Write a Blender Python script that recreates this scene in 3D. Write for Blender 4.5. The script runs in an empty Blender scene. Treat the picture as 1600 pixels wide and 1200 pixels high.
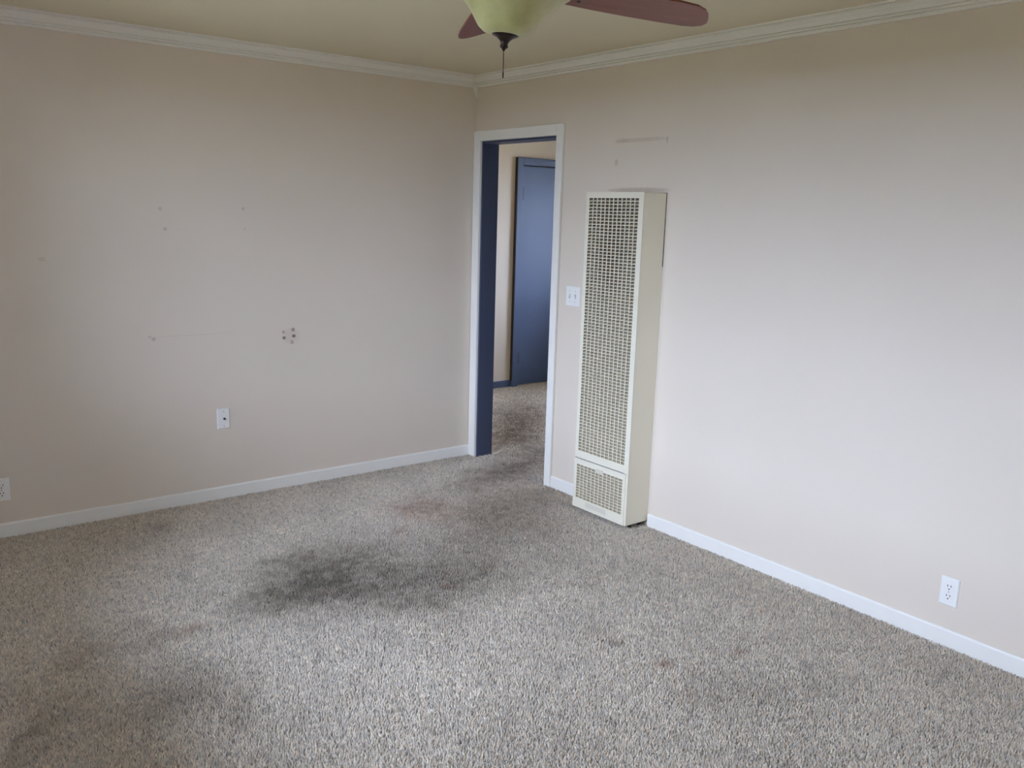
import bpy, bmesh, math
import numpy as np
from mathutils import Matrix, Vector

R = math.radians
scene = bpy.context.scene
COL = scene.collection

# ------------------------------------------------------------------ camera
cam_data = bpy.data.cameras.new('camera')
cam_data.sensor_fit = 'HORIZONTAL'
cam_data.sensor_width = 36.0
cam_data.lens = 1350.2 / 1600 * 36.0
cam_data.clip_start = 0.02
cam = bpy.data.objects.new('camera', cam_data)
COL.objects.link(cam)
_yaw, _pitch, _roll = 0.6684, -0.1956, 0.0291
_f = Vector((math.sin(_yaw) * math.cos(_pitch), math.cos(_yaw) * math.cos(_pitch), math.sin(_pitch)))
_r = Vector((math.cos(_yaw), -math.sin(_yaw), 0))
_u = _r.cross(_f)
_r2 = _r * math.cos(_roll) + _u * math.sin(_roll)
_u2 = -_r * math.sin(_roll) + _u * math.cos(_roll)
_m = Matrix((_r2, _u2, -_f)).transposed().to_4x4()
_m.translation = (-3.2857, -4.6018, 1.6041)
cam.matrix_world = _m
scene.camera = cam

# ------------------------------------------------------------------ overcast sky, exposure
world = bpy.data.worlds.new('overcast_sky')
scene.world = world
world.use_nodes = True
_bg = world.node_tree.nodes['Background']
SKY = (0.565, 0.695, 1.0, 1)
_bg.inputs['Color'].default_value = SKY
_bg.inputs['Strength'].default_value = 4.0
scene.view_settings.view_transform = 'Standard'
scene.view_settings.look = 'None'
scene.view_settings.gamma = 1.0
scene.view_settings.use_curve_mapping = False
scene.view_settings.exposure = 3.13
scene.cycles.max_bounces = 16
scene.cycles.diffuse_bounces = 12

# ------------------------------------------------------------------ dimensions (metres)
H = 2.43                      # ceiling
XW = -3.72                    # window wall
YB = -5.45                    # wall behind the camera
WT = 0.11                     # wall thickness
DL, DR, DT = -0.072, -0.797, 2.036   # doorway edges and head
HALL_Y, HALL_X, HALL_B = 1.69, 3.3, -3.3
WINS_SIDE = [(-3.2, -1.0, 0.90, 2.15)]   # opening in the wall beside the camera: y0, y1, z0, z1
FILL_BACK = [(-1.2, -0.7, 0.8, 2.0)]     # narrow opening added behind the camera for extra light: x0, x1, z0, z1
WINS_HALL = [(-0.5, 1.0, 0.80, 2.05)]    # opening in the hall side wall: y0, y1, z0, z1



def portal(name, loc, rot, sx, sy):
    d = bpy.data.lights.new(name, 'AREA')
    d.shape = 'RECTANGLE'
    d.size, d.size_y = sx, sy
    d.cycles.is_portal = True
    o = bpy.data.objects.new(name, d)
    o.location, o.rotation_euler = loc, rot
    COL.objects.link(o)
    return o


for y0, y1, z0, z1 in WINS_SIDE:
    portal('window_portal', (XW - 0.06, (y0 + y1) / 2, (z0 + z1) / 2), (0, -R(90), 0), z1 - z0, y1 - y0)
for x0, x1, z0, z1 in FILL_BACK:
    portal('window_portal', ((x0 + x1) / 2, YB - 0.06, (z0 + z1) / 2), (R(90), 0, 0), x1 - x0, z1 - z0)
for y0, y1, z0, z1 in WINS_HALL:
    portal('window_portal', (HALL_X + 0.05, (y0 + y1) / 2, (z0 + z1) / 2), (0, R(90), 0), z1 - z0, y1 - y0)
EAVE = 1.0  # depth of the unseen overhang, set to cut off high sky light
FAN_A = -11.0
STAIN_K = 0.95
TUFT_SD = 0.14
TUFT_SP = 0.0062
SKY_BLOCK_D = 6.0
SKY_BLOCK_H = 1.8
GROUND = (0.5, 0.44, 0.32, 1)


# ------------------------------------------------------------------ material helpers
def srgb(r, g, b):
    f = lambda c: (c / 255 / 12.92) if c / 255 <= 0.04045 else ((c / 255 + 0.055) / 1.055) ** 2.4
    return (f(r), f(g), f(b), 1.0)


def new_mat(name):
    m = bpy.data.materials.new(name)
    m.use_nodes = True
    nt = m.node_tree
    return m, nt, nt.nodes['Principled BSDF']


def node(nt, typ, **kw):
    n = nt.nodes.new(typ)
    for k, v in kw.items():
        setattr(n, k, v)
    return n


def obj_coord(nt):
    return node(nt, 'ShaderNodeTexCoord').outputs['Object']


def math_node(nt, op, a, b=None, clamp=False):
    n = node(nt, 'ShaderNodeMath', operation=op, use_clamp=clamp)
    for i, v in enumerate((a, b)):
        if v is None:
            continue
        if isinstance(v, (int, float)):
            n.inputs[i].default_value = v
        else:
            nt.links.new(v, n.inputs[i])
    return n.outputs[0]


def mix_rgb(nt, fac, a, b, blend='MIX'):
    n = node(nt, 'ShaderNodeMix', data_type='RGBA', blend_type=blend)
    for sock, v in ((n.inputs['Factor'], fac), (n.inputs['A'], a), (n.inputs['B'], b)):
        if isinstance(v, (int, float)):
            sock.default_value = v
        elif isinstance(v, tuple):
            sock.default_value = v
        else:
            nt.links.new(v, sock)
    return n.outputs['Result']


def noise(nt, vec, scale, detail=3, rough=0.55):
    n = node(nt, 'ShaderNodeTexNoise')
    n.inputs['Scale'].default_value = scale
    n.inputs['Detail'].default_value = detail
    n.inputs['Roughness'].default_value = rough
    nt.links.new(vec, n.inputs['Vector'])
    return n.outputs['Fac']


def bump(nt, bsdf, height, strength, dist=0.002):
    b = node(nt, 'ShaderNodeBump')
    b.inputs['Strength'].default_value = strength
    b.inputs['Distance'].default_value = dist
    nt.links.new(height, b.inputs['Height'])
    nt.links.new(b.outputs['Normal'], bsdf.inputs['Normal'])


def paint(name, col, rough=0.5, var=0.06, scale=9.0, bump_s=0.0, bump_scale=150.0, spec=0.4):
    m, nt, b = new_mat(name)
    co = obj_coord(nt)
    dark = tuple(c * (1 - var) for c in col[:3]) + (1,)
    nt.links.new(mix_rgb(nt, noise(nt, co, scale), dark, col), b.inputs['Base Color'])
    b.inputs['Roughness'].default_value = rough
    b.inputs['Specular IOR Level'].default_value = spec
    if bump_s:
        bump(nt, b, noise(nt, co, bump_scale, 2), bump_s)
    return m


def wall_paint(name, axis, marks=()):
    """painted drywall with light orange-peel relief; marks = (u, z, ru, rz, strength, colour)"""
    m, nt, b = new_mat(name)
    co = obj_coord(nt)
    col = mix_rgb(nt, noise(nt, co, 2.2, 4), WALL_A, WALL_B)
    sep = node(nt, 'ShaderNodeSeparateXYZ')
    nt.links.new(co, sep.inputs[0])
    u, z = sep.outputs[axis], sep.outputs[2]
    rough_edge = math_node(nt, 'MULTIPLY', math_node(nt, 'SUBTRACT', noise(nt, co, 70, 3), 0.5), 1.6)
    for (cu, cz, ru, rz, st, colour) in marks:
        du = math_node(nt, 'DIVIDE', math_node(nt, 'SUBTRACT', u, cu), ru)
        dz = math_node(nt, 'DIVIDE', math_node(nt, 'SUBTRACT', z, cz), rz)
        d = math_node(nt, 'ADD', math_node(nt, 'POWER', math_node(nt, 'ABSOLUTE', du), 2.5), math_node(nt, 'POWER', math_node(nt, 'ABSOLUTE', dz), 2.5))
        k = math_node(nt, 'SUBTRACT', 1.25, math_node(nt, 'ADD', d, rough_edge), True)
        col = mix_rgb(nt, math_node(nt, 'MULTIPLY', k, st), col, colour)
    nt.links.new(col, b.inputs['Base Color'])
    b.inputs['Roughness'].default_value = 0.62
    b.inputs['Specular IOR Level'].default_value = 0.3
    h = math_node(nt, 'ADD', noise(nt, co, 130, 2), math_node(nt, 'MULTIPLY', noise(nt, co, 420, 2), 0.5))
    bump(nt, b, h, 0.22, 0.0015)
    return m


WALL_A, WALL_B = srgb(215, 202, 183), srgb(220, 207, 189)
SCUFF = srgb(150, 112, 104)
DARK = srgb(95, 74, 66)
GREY = srgb(150, 140, 122)
MARKS_LEFT = [
    (-1.307, 0.906, .010, .009, .7, SCUFF), (-1.304, 0.873, .011, .009, .85, DARK), (-1.249, 0.917, .012, .012, .8, SCUFF),
    (-1.246, 0.880, .012, .010, .9, DARK), (-1.256, 0.846, .010, .012, .55, SCUFF), (-1.262, 0.880, .05, .045, .14, SCUFF),
    (-2.012, 0.912, .013, .010, .4, SCUFF), (-2.030, 0.925, .008, .008, .3, SCUFF), (-1.80, 0.922, .22, .003, .10, SCUFF),
    (-1.948, 1.574, .009, .010, .4, GREY), (-1.928, 1.472, .011, .010, .4, GREY), (-1.518, 1.584, .008, .009, .4, GREY),
    (-1.512, 1.480, .008, .007, .25, GREY), (-2.499, 1.326, .018, .012, .2, GREY),
]
MARKS_RIGHT = [
    (-1.43, 1.984, .185, .011, .3, srgb(168, 146, 122)), (-1.265, 1.876, .013, .018, .35, GREY),
    (-1.61, 1.978, .007, .02, .3, GREY), (-1.30, 1.985, .05, .014, .25, srgb(178, 146, 128)),
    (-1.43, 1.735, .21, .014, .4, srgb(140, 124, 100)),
]
M = {}
M['wall_left'] = wall_paint('pink_beige_wall_left', 0, MARKS_LEFT)
M['wall_right'] = wall_paint('pink_beige_wall_right', 1, MARKS_RIGHT)
M['wall'] = wall_paint('pink_beige_wall', 0)
M['ceiling'] = paint('beige_ceiling', srgb(226, 216, 190), 0.8, 0.05, 3.0, 0.3, 110, 0.2)
M['trim'] = paint('white_trim_paint', srgb(234, 230, 219), 0.35, 0.05, 14.0, 0.05, 60)
M['blue'] = paint('slate_blue_door_paint', srgb(84, 99, 128), 0.42, 0.12, 5.0, 0.06, 40)
M['jamb'] = paint('dark_blue_jamb_paint', srgb(68, 76, 98), 0.45, 0.12, 6.0, 0.06, 40)
M['plastic'] = paint('white_plastic', srgb(233, 230, 221), 0.32, 0.02, 20.0)
M['slot'] = paint('dark_slot', srgb(45, 42, 40), 0.6, 0.2, 30.0)
M['screw'] = paint('painted_screw', srgb(176, 174, 170), 0.4, 0.1, 90.0)
M['brass'] = paint('dull_connector_metal', srgb(88, 80, 72), 0.35, 0.15, 80.0)
M['brass'].node_tree.nodes['Principled BSDF'].inputs['Metallic'].default_value = 0.7
M['bronze'] = paint('oil_rubbed_bronze', srgb(58, 46, 40), 0.35, 0.2, 30.0)
M['bronze'].node_tree.nodes['Principled BSDF'].inputs['Metallic'].default_value = 0.6
M['heater'] = paint('cream_heater_enamel', srgb(228, 220, 196), 0.38, 0.035, 6.0, 0.03, 90)
M['inside'] = paint('dark_heater_inside', srgb(70, 58, 44), 0.8, 0.3, 8.0)
M['badge'] = paint('pale_badge', srgb(214, 206, 184), 0.3, 0.05, 40.0)
M['dark_brown'] = paint('dark_brown_paint', srgb(62, 52, 42), 0.85, 0.3, 30.0)  # dark brown; stands in for shade on the hall door strips
M['ground'] = paint('outdoor_gravel_ground', GROUND, 0.95, 0.25, 3.0)
M['sky_blocker'] = paint('sky_blocker_green', srgb(62, 74, 44), 0.8, 0.5, 14.0, 0.8, 30)
M['soffit'] = paint('sky_cut_eave_paint', srgb(190, 186, 178), 0.7, 0.1, 3.0)


def grille_mat():
    m, nt, b = new_mat('cream_grille_heat_stained')
    co = obj_coord(nt)
    sep = node(nt, 'ShaderNodeSeparateXYZ')
    nt.links.new(co, sep.inputs[0])
    du = math_node(nt, 'DIVIDE', math_node(nt, 'SUBTRACT', sep.outputs[0], -0.02), 0.13)
    dz = math_node(nt, 'DIVIDE', math_node(nt, 'SUBTRACT', sep.outputs[2], 1.44), 0.30)
    d = math_node(nt, 'ADD', math_node(nt, 'MULTIPLY', du, du), math_node(nt, 'MULTIPLY', dz, dz))
    k = math_node(nt, 'SUBTRACT', 1.0, math_node(nt, 'ADD', d, math_node(nt, 'SUBTRACT', noise(nt, co, 9, 3), 0.5)), True)
    c = mix_rgb(nt, math_node(nt, 'MULTIPLY', k, 0.8), srgb(176, 160, 128), srgb(120, 90, 60))
    nt.links.new(c, b.inputs['Base Color'])
    b.inputs['Roughness'].default_value = 0.45
    return m


M['grille'] = grille_mat()


def bowl_mat():
    m, nt, b = new_mat('amber_green_alabaster_glass')
    co = obj_coord(nt)
    c = mix_rgb(nt, noise(nt, co, 14, 4, 0.65), srgb(150, 146, 92), srgb(206, 204, 150))
    nt.links.new(c, b.inputs['Base Color'])
    b.inputs['Roughness'].default_value = 0.3
    b.inputs['Subsurface Weight'].default_value = 0.35
    b.inputs['Subsurface Radius'].default_value = (0.02, 0.02, 0.012)
    b.inputs['Subsurface Scale'].default_value = 0.5
    return m


def blade_mat():
    m, nt, b = new_mat('mahogany_fan_blade')
    co = obj_coord(nt)
    mp = node(nt, 'ShaderNodeMapping')
    mp.inputs['Scale'].default_value = (2.5, 38, 38)
    nt.links.new(co, mp.inputs['Vector'])
    c = mix_rgb(nt, noise(nt, mp.outputs[0], 1.6, 5, 0.6), srgb(92, 40, 24), srgb(146, 78, 54))
    nt.links.new(c, b.inputs['Base Color'])
    b.inputs['Roughness'].default_value = 0.4
    return m


M['bowl'], M['blade'] = bowl_mat(), blade_mat()


def glass_mat():
    m = bpy.data.materials.new('window_glass')
    m.use_nodes = True
    nt = m.node_tree
    nt.nodes.clear()
    out = node(nt, 'ShaderNodeOutputMaterial')
    t, g, mx = node(nt, 'ShaderNodeBsdfTransparent'), node(nt, 'ShaderNodeBsdfGlossy'), node(nt, 'ShaderNodeMixShader')
    g.inputs['Roughness'].default_value = 0.02
    fr = node(nt, 'ShaderNodeFresnel')
    fr.inputs['IOR'].default_value = 1.45
    nt.links.new(fr.outputs[0], mx.inputs[0])
    nt.links.new(t.outputs[0], mx.inputs[1])
    nt.links.new(g.outputs[0], mx.inputs[2])
    nt.links.new(mx.outputs[0], out.inputs['Surface'])
    return m


M['glass'] = glass_mat()


def carpet_mat():
    m, nt, b = new_mat('taupe_frieze_carpet')
    at = node(nt, 'ShaderNodeAttribute', attribute_name='tuft')
    nt.links.new(at.outputs['Color'], b.inputs['Base Color'])
    b.inputs['Roughness'].default_value = 0.95
    b.inputs['Specular IOR Level'].default_value = 0.1
    b.inputs['Sheen Weight'].default_value = 0.15
    b.inputs['Sheen Roughness'].default_value = 0.6
    return m


M['carpet'] = carpet_mat()


def carpet_backing():
    m, nt, b = new_mat('carpet_backing')
    co = obj_coord(nt)
    at = node(nt, 'ShaderNodeAttribute', attribute_name='tuft')
    nt.links.new(mix_rgb(nt, noise(nt, co, 160, 3, 0.7), srgb(122, 112, 94), at.outputs['Color']), b.inputs['Base Color'])
    b.inputs['Roughness'].default_value = 1.0
    b.inputs['Specular IOR Level'].default_value = 0.05
    return m


M['backing'] = carpet_backing()


# ------------------------------------------------------------------ mesh helpers
class MB:
    def __init__(self):
        self.v, self.f = [], []

    def add(self, vs, fs):
        o = len(self.v)
        self.v += [tuple(p) for p in vs]
        self.f += [tuple(i + o for i in f) for f in fs]
        return self

    def box(self, x0, x1, y0, y1, z0, z1):
        x0, x1 = min(x0, x1), max(x0, x1)
        y0, y1 = min(y0, y1), max(y0, y1)
        z0, z1 = min(z0, z1), max(z0, z1)
        vs = [(x0, y0, z0), (x1, y0, z0), (x1, y1, z0), (x0, y1, z0), (x0, y0, z1), (x1, y0, z1), (x1, y1, z1), (x0, y1, z1)]
        return self.add(vs, [(0, 3, 2, 1), (4, 5, 6, 7), (0, 1, 5, 4), (1, 2, 6, 5), (2, 3, 7, 6), (3, 0, 4, 7)])

    def lathe(self, prof, n=32, cx=0, cy=0, close=True):
        vs, fs = [], []
        for r, z in prof:
            for k in range(n):
                a = 2 * math.pi * k / n
                vs.append((cx + r * math.cos(a), cy + r * math.sin(a), z))
        for i in range(len(prof) - 1):
            for k in range(n):
                k2 = (k + 1) % n
                fs.append((i * n + k, i * n + k2, (i + 1) * n + k2, (i + 1) * n + k))
        if close:
            fs.append(tuple(range(n))[::-1])
            fs.append(tuple(range((len(prof) - 1) * n, len(prof) * n)))
        return self.add(vs, fs)

    def disc_y(self, cx, cz, r, y0, y1, n=16, squash=1.0):
        """short cylinder whose axis is y"""
        vs = [(cx + r * math.cos(2 * math.pi * k / n), y, cz + squash * r * math.sin(2 * math.pi * k / n)) for y in (y0, y1) for k in range(n)]
        fs = [(k, (k + 1) % n, n + (k + 1) % n, n + k) for k in range(n)] + [tuple(range(n))[::-1], tuple(range(n, 2 * n))]
        return self.add(vs, fs)

    def sweep(self, prof, path, closed_prof=True):
        """profile points given as functions of path station: path is a list of callables (d, z) -> xyz"""
        n, vs, fs = len(prof), [], []
        for st in path:
            vs += [st(d, z) for d, z in prof]
        for i in range(len(path) - 1):
            for k in range(n):
                k2 = (k + 1) % n
                fs.append((i * n + k, i * n + k2, (i + 1) * n + k2, (i + 1) * n + k))
        fs.append(tuple(range(n))[::-1])
        fs.append(tuple(range((len(path) - 1) * n, len(path) * n)))
        return self.add(vs, fs)

    def build(self, name, mat, parent=None, bevel=0.0, seg=2, smooth=False, loc=None):
        me = bpy.data.meshes.new(name)
        me.from_pydata(self.v, [], self.f)
        bm = bmesh.new()
        bm.from_mesh(me)
        bmesh.ops.recalc_face_normals(bm, faces=bm.faces)
        if bevel:
            ed = [e for e in bm.edges if len(e.link_faces) == 2 and e.calc_face_angle(0) > 0.6]
            bmesh.ops.bevel(bm, geom=ed, offset=bevel, segments=seg, profile=0.5, affect='EDGES', clamp_overlap=True)
        bm.to_mesh(me)
        bm.free()
        if smooth:
            me.shade_smooth()
        me.materials.append(M[mat] if isinstance(mat, str) else mat)
        o = bpy.data.objects.new(name, me)
        COL.objects.link(o)
        if parent:
            o.parent = parent
        if loc:
            o.location = loc
        return o


def tag(o, label=None, cat=None, group=None, kind=None):
    for k, v in (('label', label), ('category', cat), ('group', group), ('kind', kind)):
        if v:
            o[k] = v
    return o


def thing(name, label, cat, loc, rz=0.0, group=None, kind=None):
    o = bpy.data.objects.new(name, None)
    o.empty_display_size = 0.1
    COL.objects.link(o)
    o.location = loc
    o.rotation_euler = (0, 0, rz)
    return tag(o, label, cat, group, kind)


def structure(o, label, cat):
    return tag(o, label, cat, None, 'structure')


TOL = 0.0
# ------------------------------------------------------------------ room shell
structure(MB().box(XW - 0.15, 0, 0, 0.12, -0.02, H).build('wall_left', 'wall_left'),
          'pinkish beige wall on the left with five brown scuff spots', 'wall')
structure(MB().box(0, WT, YB - 0.12, DR, -0.02, H).box(0, WT, DR, DL, DT, H).box(0, WT, DL, HALL_Y + 0.1, -0.02, H)
          .build('wall_right', 'wall_right'), 'pinkish beige wall on the right, pierced by the doorway', 'wall')


def pierced(lo, hi, wins, box):
    """wall between lo and hi with window openings; box(a, b, z0, z1) adds a block to the mesh"""
    cur = lo
    for a, c, z0, z1 in sorted(wins):
        box(cur, a, -0.02, H)
        box(a, c, -0.02, z0)
        box(a, c, z1, H)
        cur = c
    box(cur, hi, -0.02, H)


wb = MB()
pierced(XW - 0.15, 0, FILL_BACK, lambda a, c, z0, z1: wb.box(a, c, YB - 0.12, YB, z0, z1))
structure(wb.build('wall_back', 'wall'), 'beige wall behind the camera', 'wall')
wc = MB()
pierced(YB, 0, WINS_SIDE, lambda a, c, z0, z1: wc.box(XW - 0.15, XW, a, c, z0, z1))
structure(wc.build('wall_window', 'wall'), 'beige window wall beside the camera', 'wall')
structure(MB().box(XW - 0.15, HALL_X + 0.1, YB - 0.12, HALL_Y + 0.1, H, H + 0.1).build('ceiling', 'ceiling'),
          'plain beige painted ceiling', 'ceiling')
# hall beyond the doorway
structure(MB().box(WT, HALL_X, HALL_Y, HALL_Y + 0.1, -0.02, H).build('wall_hall_far', 'wall'), 'pale hall wall seen through the doorway', 'wall')
wh = MB()
pierced(HALL_B - 0.1, HALL_Y + 0.1, WINS_HALL, lambda a, c, z0, z1: wh.box(HALL_X, HALL_X + 0.1, a, c, z0, z1))
structure(wh.build('wall_hall_right', 'wall'), 'hall side wall with a window, out of sight', 'wall')
structure(MB().box(WT, HALL_X, HALL_B - 0.1, HALL_B, -0.02, H).build('wall_hall_back', 'wall'), 'hall end wall, out of sight', 'wall')

# ------------------------------------------------------------------ windows (behind / beside the camera, they light the room)
def window(name, label, loc, rz, w, h):
    t = thing(name, label, 'window', loc, rz, kind='structure')
    fr = MB()
    for a, b, c, d in ((-w / 2, -w / 2 + .05, 0, h), (w / 2 - .05, w / 2, 0, h), (-w / 2 + .05, w / 2 - .05, 0, .05), (-w / 2 + .05, w / 2 - .05, h - .05, h), (-.025, .025, .05, h - .05)):
        fr.box(a, b, .04, .09, c, d)
    fr.build('window_frame', 'trim', t)
    for a, b in ((-w / 2 + .05, -.025), (.025, w / 2 - .05)):
        MB().box(a, b, .062, .066, .05, h - .05).build('pane', 'glass', t)
    MB().box(-w / 2 - .05, w / 2 + .05, -.03, .0, -.025, 0).build('window_sill', 'trim', t, bevel=.004)
    return t


nw = 0
for y0, y1, z0, z1 in WINS_SIDE:
    nw += 1
    window('window_%d' % nw, 'white framed window in the wall beside the camera', (XW, (y0 + y1) / 2, z0), R(90), y1 - y0, z1 - z0)
for x0, x1, z0, z1 in FILL_BACK:
    nw += 1
    window('window_%d' % nw, 'unseen white framed window added behind the camera for extra light', ((x0 + x1) / 2, YB, z0), R(180), x1 - x0, z1 - z0)
for y0, y1, z0, z1 in WINS_HALL:
    nw += 1
    window('window_%d' % nw, 'white framed window in the side wall of the hall', (HALL_X, (y0 + y1) / 2, z0), -R(90), y1 - y0, z1 - z0)
structure(MB().box(-40, 30, -40, 40, -0.5, -0.4).build('ground_outside', 'ground'), 'gravelly ground outside the house', 'ground')
hd = MB()  # invented greenery outside, unseen, put there to block low sky
hr = np.random.default_rng(3)
hx = XW - SKY_BLOCK_D
for i in range(60):
    yy = -16 + i * .4
    hd.lathe([(.02, -.42), (.42, -.3), (.52, .5), (.50, SKY_BLOCK_H - .7 + hr.random() * .3), (.34, SKY_BLOCK_H - .25 + hr.random() * .2), (.05, SKY_BLOCK_H)], 9, hx - hr.random() * .25, yy)
tag(hd.build('added_hedge', 'sky_blocker'), 'unseen green barrier added outside to cut off low sky', 'sky_blocker', kind='stuff')
structure(MB().box(XW - 0.15 - EAVE, XW - 0.15, YB - 0.6, 0.7, H - 0.02, H + 0.06)
          .box(XW - 0.15, WT, YB - 0.12 - EAVE, YB - 0.12, H - 0.02, H + 0.06).box(HALL_X + 0.1, HALL_X + 0.1 + EAVE, HALL_B, HALL_Y + 0.1, H - 0.02, H + 0.06)
          .build('sky_cut_eave', 'soffit'), 'unseen eaves added above the windows to cut off high sky', 'roof')

# ------------------------------------------------------------------ baseboards and crown
BBH, BBT = 0.066, 0.012
bprof = [(0, -0.012), (BBT, -0.012), (BBT, BBH - .007), (BBT - .003, BBH - .002), (BBT - .006, BBH), (0, BBH)]


def along_left(xa, xb, prof, name, mat, y=0.0):
    return MB().sweep(prof, [lambda d, z: (xa, y - d, z), lambda d, z: (xb, y - d, z)]).build(name, mat)


def along_right(ya, yb, prof, name, mat):
    return MB().sweep(prof, [lambda d, z: (-d, ya, z), lambda d, z: (-d, yb, z)]).build(name, mat)


HY0, HY1 = -1.224, -1.631          # heater left and right faces
CASW = 0.055
structure(along_left(XW, -0.019, bprof, 'baseboard_left', 'trim'), 'white baseboard along the left wall', 'baseboard')
structure(along_right(DR - CASW - .001, HY0 + 0.004, bprof, 'baseboard_middle', 'trim'), 'short white baseboard between door casing and wall heater', 'baseboard')
structure(along_right(HY1 - 0.012, YB, bprof, 'baseboard_right', 'trim'), 'white baseboard along the right wall past the heater', 'baseboard')
structure(MB().box(WT, 1.655, HALL_Y - .014, HALL_Y, -.012, .06).build('baseboard_hall', 'blue', bevel=.003), 'blue painted baseboard in the hall', 'baseboard')

cprof = [(0, 0), (.046, 0), (.046, -.008), (.036, -.009), (.036, -.014), (.042, -.015), (.041, -.020), (.036, -.025), (.029, -.030), (.023, -.037), (.021, -.043),
         (.011, -.0435), (.011, -.0485), (.020, -.049), (.019, -.055), (.008, -.0555), (.008, -.0605), (.015, -.061), (.014, -.067), (.010, -.070), (0, -.070)]
crown = MB().sweep(cprof, [lambda d, z: (XW, -d, H + z), lambda d, z: (-d, -d, H + z)])
structure(crown.build('trim_1', 'trim'), 'white stepped crown molding along the left wall', 'crown molding')
crown = MB().sweep(cprof, [lambda d, z: (-d, -d, H + z), lambda d, z: (-d, YB, H + z)])
c2 = structure(crown.build('trim_2', 'trim'), 'white stepped crown molding along the right wall', 'crown molding')
cf = MB()
cf.add([(-.001, -.001, H - .066), (-.030, -.001, H - .066), (-.001, -.030, H - .066), (-.026, -.026, H - .055),
        (-.001, -.001, H - .135), (-.010, -.001, H - .118), (-.001, -.010, H - .118), (-.012, -.012, H - .100), (-.020, -.001, H - .09), (-.001, -.02, H - .09)],
       [(0, 1, 3, 2), (1, 8, 7, 3), (2, 3, 7, 9), (8, 5, 7), (9, 7, 6), (5, 4, 7), (4, 6, 7), (0, 4, 5, 8, 1), (0, 2, 9, 6, 4)])
cf.build('corner_caulk', 'trim', c2)

# ------------------------------------------------------------------ doorway casing and jamb
t = thing('trim_3', 'white casing and dark blue jamb around the open doorway', 'door casing', (0, 0, 0), kind='structure')
CT = 0.018
MB().box(-CT, 0, DR - CASW, DR, -.012, DT + .062).build('side_casing', 'trim', t, bevel=.003)
MB().box(-CT, 0, DL, -0.004, -.012, DT + .062).build('side_casing', 'trim', t, bevel=.003)
MB().box(-CT, 0, DR, DL, DT, DT + .062).build('head_casing', 'trim', t, bevel=.003)
JT = 0.012
tag(MB().box(0.0, WT + .012, DL - JT, DL, -.012, DT).build('jamb', 'jamb', t), 'dark slate blue jamb')
tag(MB().box(0.0, WT + .012, DR, DR + JT, -.012, DT).build('jamb', 'jamb', t), 'dark slate blue jamb')
tag(MB().box(0.0, WT + .012, DR + JT, DL - JT, DT - JT, DT).build('head_jamb', 'jamb', t), 'dark slate blue head jamb')

# ------------------------------------------------------------------ blue hall door
HX = 1.655
t = thing('door_1', 'closed slate blue door in the hall beyond the doorway', 'door', (HX, HALL_Y, 0), kind='structure')
LW = 0.80
MB().box(0, .066, -.033, 0, -.012, 2.095).build('side_casing', 'blue', t, bevel=.003)
MB().box(.066 + LW + .008, .132 + LW + .008, -.033, 0, -.012, 2.095).build('side_casing', 'blue', t, bevel=.003)
MB().box(.066, .066 + LW + .008, -.033, 0, 2.030, 2.095).build('head_casing', 'blue', t, bevel=.003)
MB().box(.070, .070 + LW, -.016, -.002, .006, 2.021).build('door_leaf', 'blue', t, bevel=.002)
MB().box(.066, .070 + LW + .004, -.004, -.0005, 2.018, 2.0300).build('gap_shade_strip', 'dark_brown', t)  # dark strip standing in for shade in the gap above the leaf
MB().box(-.004, .0, -.031, 0, .055, 2.093).build('edge_shade_strip', 'dark_brown', t)  # dark strip painted as the shaded left side of the casing
for za, zb in ((1.717, 1.837), (.212, .315)):
    hg = MB().box(.0665, .0775, -.026, -.014, za, zb)
    tag(hg.build('hinge', 'slot', t, bevel=.002), 'dark narrow hinge')
k = MB().lathe([(.010, 0), (.012, .02), (.026, .035), (.030, .05), (.022, .062), (.004, .066)], 20)
ko = k.build('door_knob', 'brass', t, smooth=True)
ko.rotation_euler = (R(90), 0, 0)
ko.location = (.07 + LW - .07, -.016, .95)

# ------------------------------------------------------------------ wall heater
HW, HD, HZ0, HZ1 = HY0 - HY1, 0.161, 0.021, 1.720
t = thing('wall_heater', 'tall cream wall heater with a louvred metal grille on the right wall', 'heater', (0, (HY0 + HY1) / 2, 0), -R(90))
w2 = HW / 2
gx0, gx1, gz0, gz1 = -w2 + .021, w2 - .031, .341, 1.692       # upper grille opening
PZ = .302                                                     # top of the access panel
cab = MB()
cab.box(-w2, -w2 + .002, -HD + .001, -.0003, HZ0, HZ1 - .001).box(w2 - .002, w2, -HD + .001, -.0003, HZ0, HZ1 - .001)   # sides
cab.box(-w2, w2, -HD + .001, -.004, HZ1 - .002, HZ1)                                                                  # top
cab.box(-w2, w2, -HD + .001, -.004, HZ0, HZ0 + .002)                                                                  # bottom
cab.build('cabinet', 'heater', t)
ff = MB()
ff.box(-w2, gx0, -HD - .001, -HD + .002, PZ, HZ1).box(gx1, w2, -HD - .001, -HD + .002, HZ0, HZ1)
ff.box(gx0, gx1, -HD - .001, -HD + .002, gz1, HZ1).box(gx0, gx1, -HD - .001, -HD + .002, PZ, gz0)
ff.build('front_frame', 'heater', t)
MB().box(-w2 + .006, w2 - .006, -HD + .032, -HD + .034, HZ0 + .01, HZ1 - .01).build('inner_baffle', 'inside', t)
MB().box(-w2 - .001, w2 + .0016, -.004, -.0002, HZ1 - .36, HZ1 + .002).build('dark_back_strip', 'dark_brown', t)  # dark strip at the back edge, upper part of the heater only


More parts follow.
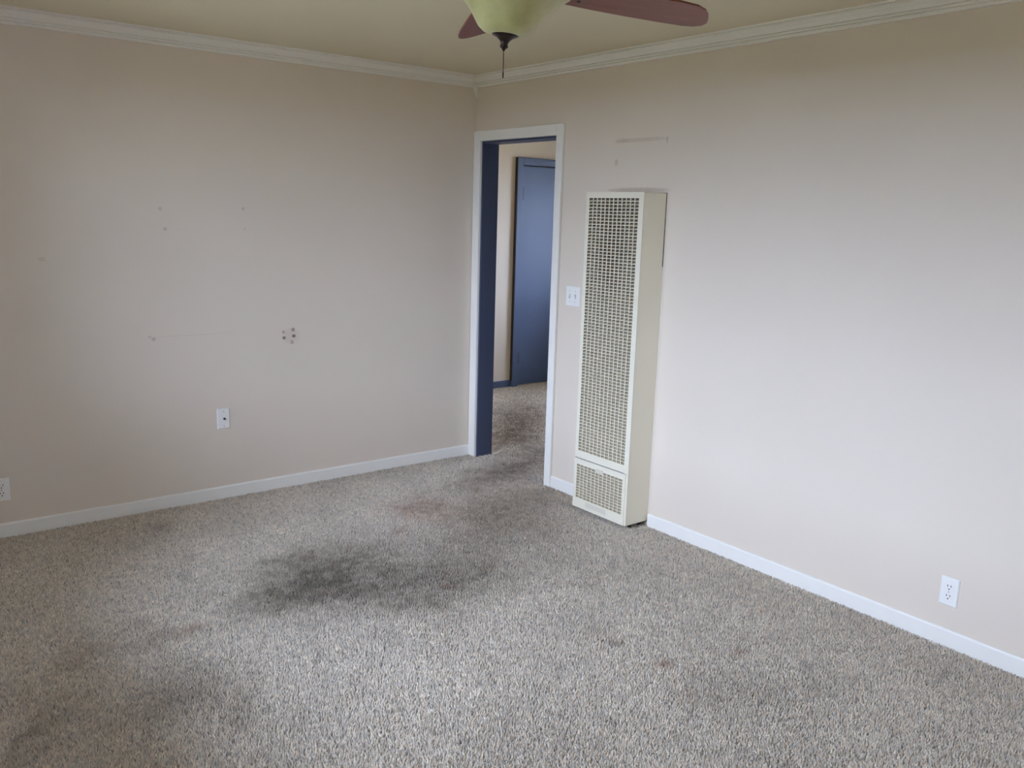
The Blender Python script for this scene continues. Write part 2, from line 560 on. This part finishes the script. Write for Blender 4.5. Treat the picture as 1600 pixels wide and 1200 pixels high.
def lattice(x0, x1, z0, z1, rows, cols, yf):
    """thin vertical and horizontal front bars"""
    g = MB()
    p, q = (z1 - z0) / rows, (x1 - x0) / cols
    for i in range(rows + 1):
        za = z0 + i * p
        g.box(x0, x1, yf, yf + .0035, za - .0017, za + .0017)
    for j in range(cols + 1):
        xa = x0 + j * q
        g.box(xa - .0018, xa + .0018, yf - .0008, yf + .005, z0 - .0017, z1 + .0017)
    return g


def louvres(x0, x1, z0, z1, rows, yf):
    """tongues rising towards the back behind every row of openings"""
    g = MB()
    p = (z1 - z0) / rows
    for i in range(rows):
        za = z0 + i * p + .0012
        g.add([(x0, yf + .0037, za), (x1, yf + .0037, za), (x1, yf + .013, za + p * .48), (x0, yf + .013, za + p * .48)], [(0, 1, 2, 3)])
    return g


tag(lattice(gx0, gx1, gz0, gz1, 80, 12, -HD).build('grille', 'heater', t), 'fine cream lattice grille', kind='stuff')
tag(louvres(gx0, gx1, gz0, gz1, 80, -HD).build('louvres', 'grille', t), 'tan louvres behind the grille, browned near the top', kind='stuff')
# access panel
px0, px1 = -w2, w2 - .0145
lx0, lx1, lz0, lz1 = -w2 + .021, w2 - .033, .074, .267
ap = MB()
ya, yb = -HD - .005, -HD
ap.box(px0, lx0, ya, yb, HZ0, PZ - .005).box(lx1, px1, ya, yb, HZ0, PZ - .005).box(lx0, lx1, ya, yb, lz1, PZ - .005).box(lx0, lx1, ya, yb, HZ0, lz0)
ap_o = ap.build('access_panel', 'heater', t)
tag(lattice(lx0, lx1, lz0, lz1, 12, 12, -HD - .004).build('panel_grille', 'heater', ap_o), kind='stuff')
tag(louvres(lx0, lx1, lz0, lz1, 12, -HD - .004).build('panel_louvres', 'grille', ap_o), kind='stuff')
tag(MB().box(-.030, .022, ya - .004, ya, lz1 - .012, lz1 + .008).build('latch', 'badge', ap_o, bevel=.002), 'small pale finger latch')
tag(MB().box(-.10, .055, ya - .0015, ya, lz0 - .035, lz0 - .008).build('badge', 'badge', ap_o, bevel=.0006), 'blank pale badge strip')
MB().box(px0 + .004, px1 + .004, -HD - .0016, -HD - .0008, PZ - .0038, PZ - .0012).build("panel_gap", "screw", ap_o)
for sx in (-1, 1):
    for yy in (-.03, -HD + .06):
        MB().box(sx * (w2 - .03) - .008, sx * (w2 - .03) + .008, yy - .008, yy + .008, -.01, HZ0 + .001).build('foot', 'dark_brown', t)

# ------------------------------------------------------------------ wall plates
def plate(name, label, cat, loc, rz, w, h=.1143):
    t = thing(name, label, cat, loc, rz)
    d = .006
    vs = [(-w / 2, 0, -h / 2), (w / 2, 0, -h / 2), (w / 2, 0, h / 2), (-w / 2, 0, h / 2)]
    e = .004
    vs += [(-w / 2, -.0025, -h / 2), (w / 2, -.0025, -h / 2), (w / 2, -.0025, h / 2), (-w / 2, -.0025, h / 2)]
    vs += [(-w / 2 + e, -d, -h / 2 + e), (w / 2 - e, -d, -h / 2 + e), (w / 2 - e, -d, h / 2 - e), (-w / 2 + e, -d, h / 2 - e)]
    fs = [(0, 1, 2, 3), (8, 9, 10, 11)]
    for a in (0, 4):
        fs += [(a + i, a + (i + 1) % 4, a + 4 + (i + 1) % 4, a + 4 + i) for i in range(4)]
    MB().add(vs, fs).build('cover_plate', 'plastic', t, bevel=.0008)
    return t


def duplex(name, label, loc, rz):
    t = plate(name, label, 'outlet', loc, rz, .070)
    for s in (1, -1):
        f = MB().disc_y(0, s * .0195, .0165, -.0075, -.005, 24, .86).build('receptacle_face', 'plastic', t)
        for sx in (-1, 1):
            MB().box(sx * .0064 - .0013, sx * .0064 + .0013, -.0079, -.007, s * .0195 + .0005, s * .0195 + .0095).build('slot', 'slot', f)
        MB().disc_y(0, s * .0195 - .0075, .0028, -.0079, -.007, 10).build('ground_hole', 'slot', f)
    MB().disc_y(0, 0, .003, -.0068, -.005, 10).build('screw', 'screw', t)
    return t


duplex('wall_outlet', 'white duplex outlet low on the right wall above the baseboard', (0, -3.207, .216), -R(90))
duplex('wall_outlet', 'white outlet cut by the left edge, low on the left wall', (-2.746, 0, .233), 0)

t = plate('cable_jack', 'white coaxial cable jack plate in the middle of the left wall', 'cable jack', (-1.667, 0, .449), 0, .070)
MB().disc_y(.004, 0, .0072, -.009, -.005, 6).build('nut', 'brass', t)
MB().disc_y(.004, 0, .0048, -.018, -.008, 14).build('connector', 'brass', t)
for s in (1, -1):
    MB().disc_y(.002, s * .041, .0032, -.0068, -.005, 10).build('screw', 'screw', t)

t = plate('light_switch', 'white double light switch between the doorway and the wall heater', 'light switch', (0, -.976, 1.151), -R(90), .116)
for sx, up in ((-1, -1), (1, 1)):
    sl = MB().box(sx * .023 - .0052, sx * .023 + .0052, -.0066, -.005, -.012, .012).build('toggle_slot', 'screw', t)
    tg = MB()
    zc = up * .004
    tg.add([(sx * .023 - .0038, -.006, -.009), (sx * .023 + .0038, -.006, -.009), (sx * .023 + .0038, -.006, .009), (sx * .023 - .0038, -.006, .009),
            (sx * .023 - .0032, -.016, zc - .004 + up * .004), (sx * .023 + .0032, -.016, zc - .004 + up * .004), (sx * .023 + .0032, -.017, zc + .004 + up * .004), (sx * .023 - .0032, -.017, zc + .004 + up * .004)],
           [(0, 1, 2, 3), (4, 5, 6, 7), (0, 1, 5, 4), (1, 2, 6, 5), (2, 3, 7, 6), (3, 0, 4, 7)])
    tg.build('toggle', 'plastic', t, bevel=.0008)
    for s in (1, -1):
        MB().disc_y(sx * .023, s * .030, .0028, -.0068, -.005, 10).build('screw', 'screw', t)

# ------------------------------------------------------------------ ceiling fan
FX, FY, ZB = -1.876, -2.747, 2.166 - H
t = thing('ceiling_fan', 'ceiling fan with reddish brown blades and a cream glass bowl light', 'ceiling fan', (FX, FY, H))
MB().lathe([(.02, 0), (.085, 0), (.085, -.012), (.07, -.045), (.05, -.06), (.02, -.06)], 40).build('canopy', 'bronze', t, smooth=True)
MB().lathe([(.03, -.058), (.10, -.068), (.125, -.10), (.13, -.15), (.122, -.19), (.10, -.215), (.085, -.225), (.03, -.225)], 48).build('motor_housing', 'bronze', t, smooth=True)
MB().lathe([(.03, -.22), (.09, -.224), (.118, -.238), (.12, -.262), (.05, -.266)], 48).build('light_fitter', 'bronze', t, smooth=True)
BZ = 2.046 - H                     # underside of the bowl
bp = [(.0165, 0), (.040, .001), (.060, .007), (.072, .017), (.081, .030), (.092, .047), (.107, .066), (.124, .082), (.143, .096), (.158, .107), (.164, .116), (.160, .121)]
inner = [(r - .004, z + .0035) for r, z in bp[::-1][1:-1]] + [(.0165, .004)]
bowl = MB().lathe([(r, z) for r, z in bp + inner], 64, close=False).build('light_bowl', 'bowl', t, smooth=True)
bowl.location = (0, 0, BZ)
bowl.rotation_euler = (R(3.0), R(3.7), 0)
MB().lathe([(.003, .30 * 0 + .125), (.0055, .12), (.0055, .006), (.003, .004)], 12).build('bowl_rod', 'bronze', bowl)
fin = MB().lathe([(.0345, .0045), (.0352, .002), (.0330, -.001), (.0215, -.006), (.0125, -.014), (.0085, -.022), (.0105, -.0255), (.0105, -.029), (.007, -.0315), (.0045, -.034), (.0025, -.038)], 32)
fo = fin.build('finial', 'bronze', bowl, smooth=True)
ch = MB().lathe([(.0012, -.030), (.0012, -.092)], 8).build('pull_chain', 'bronze', t)
ch.location = (-.0024, .002, BZ)
pl = MB().lathe([(.0012, -.088), (.0020, -.091), (.0020, -.102), (.0010, -.104)], 10).build('chain_pull', 'bronze', ch)

outline = [(.150, -.045), (.20, -.050), (.29, -.058), (.40, -.064), (.50, -.064), (.566, -.056), (.603, -.040), (.630, -.018), (.649, .006), (.662, .030), (.658, .048),
           (.636, .061), (.60, .066), (.52, .066), (.40, .062), (.29, .056), (.20, .048), (.150, .044)]


def blade(ang):
    n = len(outline)
    vs = [(x, y, -.003) for x, y in outline] + [(x, y, .003) for x, y in outline]
    fs = [tuple(range(n))[::-1], tuple(range(n, 2 * n))] + [(i, (i + 1) % n, n + (i + 1) % n, n + i) for i in range(n)]
    o = MB().add(vs, fs).build('blade', 'blade', t)
    o.location = (0, 0, ZB)
    o.rotation_euler = (Matrix.Rotation(R(ang), 3, 'Z') @ Matrix.Rotation(R(-12), 3, 'X')).to_euler()
    ir = MB().box(.09, .16, -.016, .016, .003, .010)
    ir.add([(.15, -.02, .0032), (.25, -.04, .0032), (.25, .04, .0032), (.15, .02, .0032), (.15, -.02, .009), (.25, -.04, .006), (.25, .04, .006), (.15, .02, .009)],
           [(0, 3, 2, 1), (4, 5, 6, 7), (0, 1, 5, 4), (1, 2, 6, 5), (2, 3, 7, 6), (3, 0, 4, 7)])
    ir.build('blade_iron', 'bronze', o)
    for sx, sy in ((.225, -.022), (.225, .022), (.19, 0)):
        s = MB().lathe([(.005, -.0045), (.005, -.003)], 10, sx, sy)
        s.build('screw', 'bronze', o)


for kk in range(5):
    blade(FAN_A + 72 * kk)

# ------------------------------------------------------------------ carpet: backing as the floor, pile as stuff
STAINS = [
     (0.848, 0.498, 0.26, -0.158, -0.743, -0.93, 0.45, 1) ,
     (-1.664, -1.542, 0.361, -0.19, -0.089, -0.166, 0.35, 0) ,
     (-1.167, -1.684, 0.456, 0.008, -0.16, -0.223, 0.3, 0) ,
     (-0.599, -1.008, 0.564, 0.067, -0.244, -0.333, 0.25, 1) ,
     (-0.468, -1.442, 0.139, -0.093, -0.303, -0.35, 0.18, 1) ,
     (-1.794, -1.257, 0.266, 0.0, -0.128, -0.282, 0.72, 0) ,
     (-1.539, -1.217, 0.334, -0.073, -0.131, -0.252, 0.55, 0) ,
     (-1.494, -1.461, 0.303, -0.157, -0.142, -0.25, 0.5, 0) ,
     (-1.203, -1.533, 0.405, -0.056, -0.181, -0.27, 0.38, 0) ,
     (-0.796, -1.33, 0.461, 0.148, -0.371, -0.498, 0.33, 1) ,
     (-1.961, -1.375, 0.13, -0.089, -0.068, -0.16, 0.28, 0) ,
     (-1.682, -1.491, 0.134, -0.092, -0.073, -0.141, 0.25, 1) ,
     (-0.88, -0.736, 0.132, -0.087, -0.077, -0.125, 0.45, 2) ,
     (-0.771, -0.857, 0.19, -0.126, -0.126, -0.19, 0.32, 2) ,
     (-0.418, -1.002, 0.368, 0.043, -0.3, -0.385, 0.33, 1) ,
     (-0.238, -0.482, 0.301, 0.029, -0.101, -0.138, 0.6, 1) ,
     (-0.004, -0.472, 0.32, 0.0, -0.137, -0.176, 0.5, 1) ,
     (0.303, -0.322, 0.23, 0.003, -0.177, -0.216, 0.45, 1) ,
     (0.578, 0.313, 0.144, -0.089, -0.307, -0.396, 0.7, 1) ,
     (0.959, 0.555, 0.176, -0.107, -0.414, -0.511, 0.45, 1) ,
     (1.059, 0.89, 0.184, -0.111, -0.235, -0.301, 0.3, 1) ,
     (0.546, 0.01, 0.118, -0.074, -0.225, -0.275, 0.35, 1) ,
     (-2.326, -1.444, 0.055, 0.003, -0.012, -0.036, 0.55, 2) ,
     (-2.435, -1.45, 0.137, -0.02, -0.015, -0.051, 0.35, 1) ,
     (-2.474, -1.297, 0.06, -0.042, -0.018, -0.065, 0.25, 1) ,
     (-2.412, -1.903, 0.23, -0.102, -0.052, -0.15, 0.38, 0) ,
     (-2.573, -1.884, 0.109, -0.049, -0.034, -0.116, 0.3, 0) ,
     (-2.374, -2.094, 0.1, -0.071, -0.034, -0.088, 0.25, 0) ,
     (-2.713, -1.458, 0.131, 0.01, -0.024, -0.115, 0.3, 1) ,
     (-1.018, -2.679, 0.031, -0.022, -0.021, -0.019, 0.7, 2) ,
     (-1.056, -2.465, 0.016, -0.026, -0.021, -0.022, 0.65, 1) ,
     (-0.706, -2.782, 0.032, -0.023, -0.016, -0.012, 0.5, 2) ,
     (-1.036, -2.36, 0.063, -0.043, -0.052, -0.054, 0.2, 1) ,
     (-1.784, -1.896, 0.008, -0.006, -0.01, -0.018, 0.7, 0) ,
     (-1.298, -1.676, 0.027, -0.019, -0.018, -0.028, 0.45, 2) ,
     (-1.62, -1.682, 0.026, -0.018, -0.014, -0.026, 0.45, 1) ,
     (-1.144, -0.991, 0.057, 0.007, -0.027, -0.046, 0.45, 2) ,
     (-0.417, -0.664, 0.028, -0.019, -0.035, -0.048, 0.45, 2) ,
     (-0.917, -3.032, 0.197, -0.095, -0.119, -0.087, 0.2, 0) ,
     (-1.049, -2.89, 0.092, -0.065, -0.065, -0.054, 0.2, 1) ,
     (-2.102, -0.267, 0.069, -0.02, -0.021, -0.073, 0.4, 1) ,
     (-2.123, -0.731, 0.048, -0.033, -0.034, -0.105, 0.2, 1) ,
     (-0.333, -2.621, 0.041, -0.028, -0.03, -0.022, 0.25, 2) ,
     (-2.969, -1.919, 0.115, 0.062, -0.007, -0.041, 0.5, 0) ,
     (-3.005, -1.987, 0.066, -0.003, -0.006, -0.039, 0.4, 0) ,
     (-2.901, -1.72, 0.114, -0.081, -0.028, -0.158, 0.25, 1) ,
     (-1.519, -1.959, 0.052, -0.036, -0.023, -0.036, 0.2, 1) ,
     (-0.788, -1.943, 0.236, -0.005, -0.047, -0.052, 0.22, 0) ,
     (-1.853, -1.449, 0.055, -0.038, -0.031, -0.067, 0.3, 0) ,
     (-1.713, -1.312, 0.08, -0.055, -0.044, -0.092, 0.3, 0) ,
     (-1.74, -1.036, 0.162, 0.038, -0.043, -0.097, 0.35, 0) ,
]

rng = np.random.default_rng(7)
C0 = np.array(srgb(225, 212, 192)[:3])


def vnoise(x, y, cell, seed):
    r = np.random.default_rng(seed).random((256, 256))
    fx, fy = x / cell, y / cell
    ix, iy = np.floor(fx).astype(int), np.floor(fy).astype(int)
    tx, ty = fx - ix, fy - iy
    tx, ty = tx * tx * (3 - 2 * tx), ty * ty * (3 - 2 * ty)
    g = lambda a, b: r[a % 256, b % 256]
    return (g(ix, iy) * (1 - tx) + g(ix + 1, iy) * tx) * (1 - ty) + (g(ix, iy + 1) * (1 - tx) + g(ix + 1, iy + 1) * tx) * ty


def soil(x, y):
    """linear-colour multiplier (n,3) of the soiling on the carpet"""
    wob = 0.12 * (vnoise(x, y, .11, 1) - .5) + .07 * (vnoise(x, y, .045, 2) - .5)
    wob2 = 0.12 * (vnoise(x, y, .11, 3) - .5) + .07 * (vnoise(x, y, .045, 4) - .5)
    xs, ys = x + wob, y + wob2
    mul = np.ones((len(x), 3))
    tints = np.array([(1.10, 1.0, .84), (1.26, 1.0, .74), (1.70, 1.04, .72)])
    for cx, cy, ax, ay, bx, by, st, ti in STAINS:
        small = math.hypot(ax, ay) < .08
        px, py = (x, y) if small else (xs, ys)
        det = ax * by - ay * bx
        u = ((px - cx) * by - (py - cy) * bx) / det
        v = (ax * (py - cy) - ay * (px - cx)) / det
        k = np.exp(-1.1 * (u * u + v * v)) * st * STAIN_K
        if not small:
            k = k * (.7 + .6 * vnoise(x, y, .03, 5))
        k = np.clip(k, 0, .9)[:, None]
        mul *= (1 - k) + k * tints[int(ti)] * .30
    mul *= (0.93 + .14 * vnoise(x, y, .22, 6))[:, None]
    return mul


def floor_mesh(name, x0, x1, y0, y1, step):
    nx, ny = int((x1 - x0) / step) + 1, int((y1 - y0) / step) + 1
    xs, ys = np.linspace(x0, x1, nx), np.linspace(y0, y1, ny)
    X, Y = np.meshgrid(xs, ys)
    X, Y = X.ravel(), Y.ravel()
    v = np.stack([X, Y, np.full_like(X, -.011)], 1)
    i = np.arange((ny - 1) * nx).reshape(ny - 1, nx)[:, :-1].ravel()
    f = np.stack([i, i + 1, i + nx + 1, i + nx], 1)
    me = bpy.data.meshes.new(name)
    me.from_pydata(v.tolist(), [], f.tolist())
    at = me.color_attributes.new('tuft', 'FLOAT_COLOR', 'POINT')
    c = np.ones((len(X), 4), np.float32)
    c[:, :3] = np.clip(C0 * soil(X, Y), 0, 1)
    at.data.foreach_set('color', c.ravel())
    me.materials.append(M['backing'])
    o = bpy.data.objects.new(name, me)
    COL.objects.link(o)
    return o


structure(floor_mesh('floor', XW, HALL_X, YB, HALL_Y, .04), 'floor under the taupe carpet', 'floor')


def tufts(name, rects, sp):
    P = []
    for x0, x1, y0, y1, s in rects:
        nx, ny = int((x1 - x0) / s), int((y1 - y0) / s)
        X, Y = np.meshgrid(np.linspace(x0, x1, nx), np.linspace(y0, y1, ny))
        P.append(np.stack([X.ravel(), Y.ravel(), np.full(X.size, s)], 1))
    P = np.concatenate(P)
    n = len(P)
    s = P[:, 2]
    P[:, :2] += (rng.random((n, 2)) - .5) * s[:, None] * 1.1
    a = rng.random(n) * 2 * np.pi
    k = s / .007
    rad = (.0036 + .0018 * rng.random(n)) * k
    hgt = .0105 + .0055 * rng.random(n)
    lean = (.002 + .007 * rng.random(n)) * k
    la = rng.random(n) * 2 * np.pi
    V = np.empty((n, 4, 3))
    for j in range(3):
        aa = a + j * 2 * np.pi / 3
        V[:, j, 0] = P[:, 0] + rad * np.cos(aa)
        V[:, j, 1] = P[:, 1] + rad * np.sin(aa)
        V[:, j, 2] = -.0115
    V[:, 3, 0] = P[:, 0] + lean * np.cos(la)
    V[:, 3, 1] = P[:, 1] + lean * np.sin(la)
    V[:, 3, 2] = -.0115 + hgt
    base = np.arange(n)[:, None, None] * 4
    F = (base + np.array([[0, 1, 3], [1, 2, 3], [2, 0, 3]])[None]).reshape(-1, 3)
    me = bpy.data.meshes.new(name)
    me.vertices.add(n * 4)
    me.vertices.foreach_set('co', V.astype(np.float32).ravel())
    nf = len(F)
    me.loops.add(nf * 3)
    me.loops.foreach_set('vertex_index', F.astype(np.int32).ravel())
    me.polygons.add(nf)
    me.polygons.foreach_set('loop_start', (np.arange(nf) * 3).astype(np.int32))
    me.update(calc_edges=True)
    val = rng.normal(1.0, TUFT_SD, n)
    clump = 1 + .3 * (vnoise(P[:, 0], P[:, 1], .014, 9) - .5)
    dark = rng.random(n) < .06
    val = np.clip(np.where(dark, .5, val) * clump, .3, 1.6)
    warm = rng.normal(0, .03, n)
    col = C0[None] * val[:, None] * np.stack([1 + warm, np.ones(n), 1 - warm], 1) * soil(P[:, 0], P[:, 1])
    c = np.ones((n, 4, 4), np.float32)
    c[:, :, :3] = np.clip(col, 0.01, 1)[:, None, :]
    at = me.color_attributes.new('tuft', 'FLOAT_COLOR', 'POINT')
    at.data.foreach_set('color', c.ravel())
    me.materials.append(M['carpet'])
    o = bpy.data.objects.new(name, me)
    COL.objects.link(o)
    return o, n


S = TUFT_SP
def carpet_obj(name, label, rects):
    o, n = tufts(name, rects, S)
    tag(o, label, 'carpet', kind='stuff')


carpet_obj('carpet', 'worn taupe frieze carpet with dark traffic stains across the room', [(XW + .004, -.0035, -4.3, -.006, S)])
carpet_obj('hall_carpet', 'soiled taupe carpet in the hall beyond the doorway', [(.009, WT, DR + .014, DL - .014, S), (WT + .016, 2.75, -.6, HALL_Y - .018, S * 1.3)])
